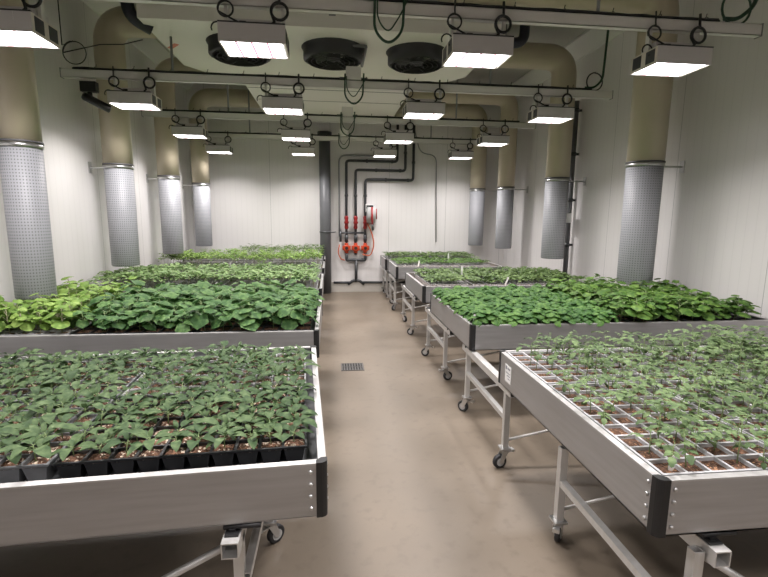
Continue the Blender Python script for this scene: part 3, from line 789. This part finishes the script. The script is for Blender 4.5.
def make_lamp():
    r = empty('grow_lamp', (0, 0, 2.55))
    w, d = .195, .145
    b = MB(); b.box(-w, w, -d, -d + .008, .0, .105); b.box(-w, w, d - .008, d, .0, .105); b.box(-w + .008, w - .008, -d + .008, d - .008, .012, .105)
    for k in (-1, 0, 1): b.box(k * .1 - .0015, k * .1 + .0015, -d - .0015, -d, .055, .105)
    b.build('housing', LAMPB, r)
    for s in (-1, 1):
        b = MB(); b.box(min(s * w, s * (w - .008)), max(s * w, s * (w - .008)), -d + .008, d - .008, 0, .105); p = b.build('end_plate', LAMPS, r)
        for cy in (-.07, .07): MB().box(min(s * w, s * (w + .002)), max(s * w, s * (w + .002)), cy - .045, cy + .045, .015, .095).build('fan_grille', PVC, p)
    b = MB()
    for k in range(4): b.box(-.182 + k * .092, -.182 + k * .092 + .077, -d + .014, d - .014, .004, .012)
    b.build('led_strip', LED, r)
    b = MB()
    for k in range(3): b.box(-.182 + k * .092 + .077, -.182 + (k + 1) * .092, -d + .014, d - .014, .004, .012)
    for k in range(3):
        for yy in (-d + .008, d - .014): b.box(-.112 + k * .092, -.072 + k * .092, yy, yy + .006, .003, .012)
    b.build('red_led', REDLED, r)
    b = MB(); b.box(-.15, .16, -.05, .10, .105, .162); b.build('driver_box', LAMPB, r)
    b = MB(); b.box(-.085, -.045, -.054, -.05, .12, .15); b.build('socket', BLACK, r)
    b = MB(); b.box(-w, w, -d - .002, -d + .012, .105, .113); b.build('top_lip', PVC, r)
    for hx in (-.18, .165): MB().box(hx, hx + .02, -.02, .02, .105, .247).build('hanger', RAILM, r)
    for s, cx in ((-1, -.165), (1, .155)):
        b = MB(); z0 = .33; rr = .045 if s < 0 else .05
        pts = [(cx, -.045, z0 + .02), (cx, -.05, z0 - .05)] + [tuple(p) for p in loop(cx, -.055, .215, rr, 1.3)] + [(cx + (.05 if s < 0 else -.03), -.06, .15), (cx + (.09 if s < 0 else -.05), -.056, .135)]
        b.tube(pts, .006 if s < 0 else .009, 6)
        if s < 0: b.tube(arc((cx - .05, -.06, .10), .035, -1.2, 3.6, 10), .005, 5)
        b.build('power_cable', CABLE, r)
    register(r); return r
lamp0 = make_lamp(); first = True
LX = (-1.86, -.455, .96, 2.33)
POWER = 21.5
for k, (y, xa, xb) in enumerate(rails):
    for i, x in enumerate(LX):
        o = lamp0 if first else copy_tree(lamp0); first = False
        o.location = (x, y, 2.55)
        tag(o, 'boxy white LED grow lamp glowing under the %s rail, %s from the left' % (RN[k], FN[i]), 'lamp', 'LED grow lamps hung under the ceiling rails')
        ld = bpy.data.lights.new('grow_light', 'AREA'); ld.shape = 'RECTANGLE'; ld.size = .36; ld.size_y = .26
        ld.energy = POWER * ((.45, (.15, .15, .55, .6)[i])[k] if k < 2 else 1); ld.color = (1, .955, .945); ld.spread = math.radians(140)
        lo = bpy.data.objects.new('grow_light', ld); COL.objects.link(lo); lo.location = (x, y, 2.545)

def cable(pts, r, label, m=CABLE, name='hanging_cable'):
    o = MB().tube(pts, r, 6).build(name, m); tag(o, label, 'cable'); return o
cable(bend([(2.70, 3.2, RZ1 + .03), (2.80, 3.2, RZ1 + .03), (2.93, 3.2, 3.0), (2.95, 3.2, ZC)], .1) , .014, 'green cable rising to the ceiling at the right end of the nearest lamp rail', GREEN)
cable(loop(2.78, 3.19, 2.97, .11, 1.0), .008, 'dark green cable coil at the right end of the nearest lamp rail', GREEN)
cable(bend([(2.70, 5.0, RZ1 + .03), (2.80, 5.0, RZ1 + .03), (2.89, 5.0, 2.98), (2.93, 5.0, ZC)], .08), .012, 'green cable rising to the ceiling at the right end of the second lamp rail', GREEN)
cable(loop(2.80, 4.99, 2.96, .09, 1.0), .007, 'dark cable coil at the right end of the second lamp rail')
cable([(-2.44, 4.9, ZC), (-2.43, 4.9, 3.4), (-2.43, 4.9, 3.05)] + loop(-2.33, 4.9, 2.99, .10, 1.25) + [(-2.1, 4.9, 3.07), (-1.9, 4.9, 3.08), (-1.72, 4.9, 3.13)], .005, 'thin dark cable coil hanging above the left end of the second lamp rail')

# security camera under the second rail
cm = empty('security_camera', (-2.27, 5.0, 2.70)); tag(cm, 'small black security camera hung under the left end of the second lamp rail', 'camera')
MB().box(-.07, .07, -.035, .035, -.03, .062).build('mount', BLACK, cm)
MB().cyl((-.0, .0, -.03), (0, 0, -.07), .022, 12).build('joint', BLACK, cm)
b = MB(); b.ring_path([(-.05, -.03, -.07), (-.05 + .01, -.03 + .005, -.075), (.15, .05, -.17), (.155, .052, -.172)], [.03, .038, .038, .028], 16); b.build('body', BLACK, cm)
MB().ring_path([(-.056, -.033, -.067), (-.05, -.03, -.07)], .024, 16).build('lens', PVC, cm)

# ------------------------------------------------------------------ end wall: water manifold
YW = YB - .06
def pipe(pts, r, m, rad=.06, seg=12): return MB().tube(bend(pts, rad, 5), r, seg)
gp = empty('drain_stack_pipe', (-.10, YB - .16, 0)); tag(gp, 'thick dark grey vertical pipe standing at the end wall by the left benches', 'pipe')
MB().cyl((0, 0, 0), (0, 0, 2.98), .105, 24).build('pipe', GREYPIPE, gp)
MB().cyl((0, 0, 2.95), (0, 0, 3.06), .135, 24).build('cap', PVC, gp)
MB().ring_path([(0, 0, 1.18), (0, 0, 1.21)], .112, 24).build('clamp', PVC, gp)
b = MB(); b.tube([(.0, -.11, 1.195), (.16, -.09, 1.195), (.2, .1, 1.195)], .01, 6); b.build('clamp_arm', PVC, gp)

mf = empty('water_manifold', (.5, YW, .2)); tag(mf, 'wall-mounted black pipe manifold with red valves and orange pumps', 'manifold')
xs = (.31, .49, .68); ztops = (2.56, 2.39, 2.21)
for x, zt, xe, zu in zip(xs, ztops, (1.30, 1.46, 1.62), (3.25, 3.25, 3.25)):
    p = pipe([(x - .5, 0, .55), (x - .5, 0, zt - .2), (xe - .5, 0, zt - .2), (xe - .5, 0, zu - .2)], .026, PVC).build('riser_pipe', PVC, mf)
    b = MB()
    for zc in (1.9,): b.cyl((x - .5, 0, zc - .22), (x - .5, 0, zc - .18), .034, 12)
    for xx in (x + .38, xe - .12): b.cyl((xx - .5, 0, zt - .2), (xx - .46, 0, zt - .2), .034, 12)
    b.cyl((xe - .5, 0, zt + .12), (xe - .5, 0, zt + .16), .034, 12); b.build('coupling', PVC, p)
    # red valve above, orange pump below
    b = MB(); z = 1.38 - .2
    b.ring_path([(x - .5, -.0, z - .13), (x - .5, 0, z - .10), (x - .5, 0, z - .05), (x - .5, 0, z + .05), (x - .5, 0, z + .1), (x - .5, 0, z + .13)], [.03, .042, .034, .034, .042, .03], 14)
    b.box(x - .5 - .045, x - .5 + .045, -.075, -.02, z - .02, z + .02); b.box(x - .5 - .018, x - .5 + .018, -.10, -.04, z - .012, z + .055)
    b.build('red_valve', RED, mf)
    b = MB(); z = .88 - .2
    b.ring_path([(x - .5, -.06, z), (x - .5, -.05, z), (x - .5, .02, z)], [.055, .07, .07], 16); b.box(x - .5 - .08, x - .5 + .08, -.03, .02, z - .045, z + .045); b.cyl((x - .5, 0, z + .06), (x - .5, 0, z + .1), .036, 12); b.cyl((x - .5, 0, z - .1), (x - .5, 0, z - .06), .036, 12)
    pm = b.build('orange_pump', ORANGE, mf)
    MB().cyl((x - .5, -.075, z), (x - .5, -.055, z), .03, 14).build('knob', BLACK, pm)
    b = MB(); b.cyl((x - .5, 0, 1.0 - .2), (x - .5, 0, 1.14 - .2), .034, 12); b.build('union', PVC, p)
b = pipe([(xs[0] - .5, 0, .58), (xs[0] - .5, 0, .44), (xs[2] - .5, 0, .44), (xs[2] - .5, 0, .58)], .03, PVC, .03); b.build('collector_pipe', PVC, mf)
b = pipe([(0, 0, .44), (0, 0, .0)], .03, PVC); b.tube(bend([(-.16, 0, -.05), (-.06, 0, .03), (.06, 0, .03), (.16, 0, -.05)], .04), .028, 10); b.build('drop_pipe', PVC, mf)
b = pipe([(-.45, 0, -.06 + .05), (-.12, 0, -.06 + .05)], .024, PVC); b.tube([(.12, 0, -.01), (1.0, 0, -.01)], .024, 10); b.build('base_pipe', PVC, mf)
b = pipe([(xs[0] - .5 - .12, -.01, .86), (xs[0] - .5 - .12, -.01, .98), (xs[2] - .5 + .02, -.01, .98)], .018, PVC, .03); b.tube([(xs[0] - .62, -.01, 1.02), (xs[0] - .62, -.01, .80)], .022, 8); b.build('cross_pipe', PVC, mf)

o = pipe([(.17, YW + .02, 1.1), (.17, YW + .02, 2.66), (1.02, YW + .02, 2.66), (1.16, YW + .02, 2.75), (1.16, YW + .02, 3.3)], .016, MIDGREY, .14).build('conduit_pipe', MIDGREY); tag(o, 'thin grey conduit looping above the black pipes on the end wall', 'pipe')
o = pipe([(1.62, YW + .03, 3.25), (1.75, YW + .03, 2.74), (2.08, YW + .03, 2.70), (2.12, YW + .03, 1.0)], .01, MIDGREY, .14).build('thin_conduit', MIDGREY); tag(o, 'thin grey conduit dropping on the end wall right of the black pipes', 'pipe')

hr = empty('hose_reel', (.80, YB - .13, 1.55)); tag(hr, 'grey and white wall hose reel with red handle beside the black pipes', 'hose reel')
b = MB(); b.ring_path([(-.10, .0, 0), (-.09, 0, 0), (.06, 0, 0), (.07, 0, 0)], [.16, .175, .175, .16], 24); b.build('drum', HUB, hr)
b = MB(); b.box(-.12, .0, -.10, .12, .04, .19); b.build('housing', WHITE, hr)
b = MB(); b.box(-.11, .02, -.115, -.10, .10, .165); b.build('slot', BLACK, hr)
b = MB(); b.tube(bend([(-.01, -.18, .13), (-.01, -.19, -.1), (.0, -.17, -.2)], .03), .02, 8); b.build('red_handle', RED, hr)
b = MB(); b.ring_path([(.085, -.0, .1), (.09, -.0, -.1)], .018, 8); b.build('red_stripe', RED, hr)
b = MB(); b.tube([(.0, -.17, -.2), (.01, -.165, -.27), (.01, -.165, -.31)], .022, 8); b.build('nozzle', BLACK, hr)
o = MB().tube(bend([(.72, YW - .05, 1.36), (.80, YW - .06, 1.2), (.86, YW - .06, .95), (.78, YW - .06, .72), (.62, YW - .06, .76)], .12, 6), .012, 8).build('water_hose', HOSE); tag(o, 'orange hose looping from the reel down to the orange pumps', 'hose')
o = MB().tube(bend([(.17, YW - .03, .95), (.14, YW - .03, .78), (.20, YW - .03, .66), (.27, YW - .03, .64)], .06, 6), .010, 8).build('short_hose', HOSE); tag(o, 'short orange hose at the left edge of the black pipe manifold', 'hose')

# dark conduit with white box on the right wall
cd = empty('wall_conduit', (3.47, 6.62, 0)); tag(cd, 'dark vertical conduit on the right wall beside the second beige duct', 'conduit')
MB().cyl((0, 0, .3), (0, 0, 3.15), .035, 12).build('pipe', GREYPIPE, cd)
b = MB()
for z in (1.1, 1.75, 2.4, 3.0): b.cyl((0, 0, z), (0, 0, z + .05), .042, 12); b.box(0, .08, -.012, .012, z + .01, z + .04)
b.build('clip', PVC, cd)
sb = empty('wall_socket', (3.41, 6.54, 1.51)); tag(sb, 'small white switch box on the dark conduit at the right wall', 'switch box')
MB().box(-.04, .035, -.05, .05, -.06, .08).build('box', WHITE, sb)
MB().prism([(-.05, -.05), (-.05, .0), (-.04, .03), (-.04, -.05)], -.045, .045, M=R90).build('flap', WHITE, sb)

# ------------------------------------------------------------------ camera, world, colour
cam = bpy.data.cameras.new('camera'); co = bpy.data.objects.new('camera', cam); COL.objects.link(co)
F = 470.
cam.sensor_fit = 'HORIZONTAL'; cam.sensor_width = 36; cam.lens = 36 * F / 768; cam.clip_start = .02
yaw, pit, rol = math.radians(6.5), math.radians(9.0), math.radians(-.55)
fwd = Vector((math.sin(yaw) * math.cos(pit), math.cos(yaw) * math.cos(pit), -math.sin(pit)))
rt = Vector((math.cos(yaw), -math.sin(yaw), 0)); dn = fwd.cross(rt)
r2 = rt * math.cos(rol) + dn * math.sin(rol); d2 = dn * math.cos(rol) - rt * math.sin(rol)
M = Matrix((r2, -d2, -fwd)).transposed().to_4x4(); M.translation = (0, 0, 1.55)
co.matrix_world = M; sc.camera = co
w = bpy.data.worlds.new('world'); sc.world = w; w.use_nodes = True
w.node_tree.nodes['Background'].inputs[0].default_value = (0, 0, 0, 1); w.node_tree.nodes['Background'].inputs[1].default_value = 0
sc.view_settings.view_transform = 'Standard'; sc.view_settings.look = 'None'; sc.view_settings.gamma = 1; sc.view_settings.use_curve_mapping = False
sc.view_settings.exposure = 0.0
sc.cycles.max_bounces = 8; sc.cycles.diffuse_bounces = 5; sc.cycles.use_denoising = True
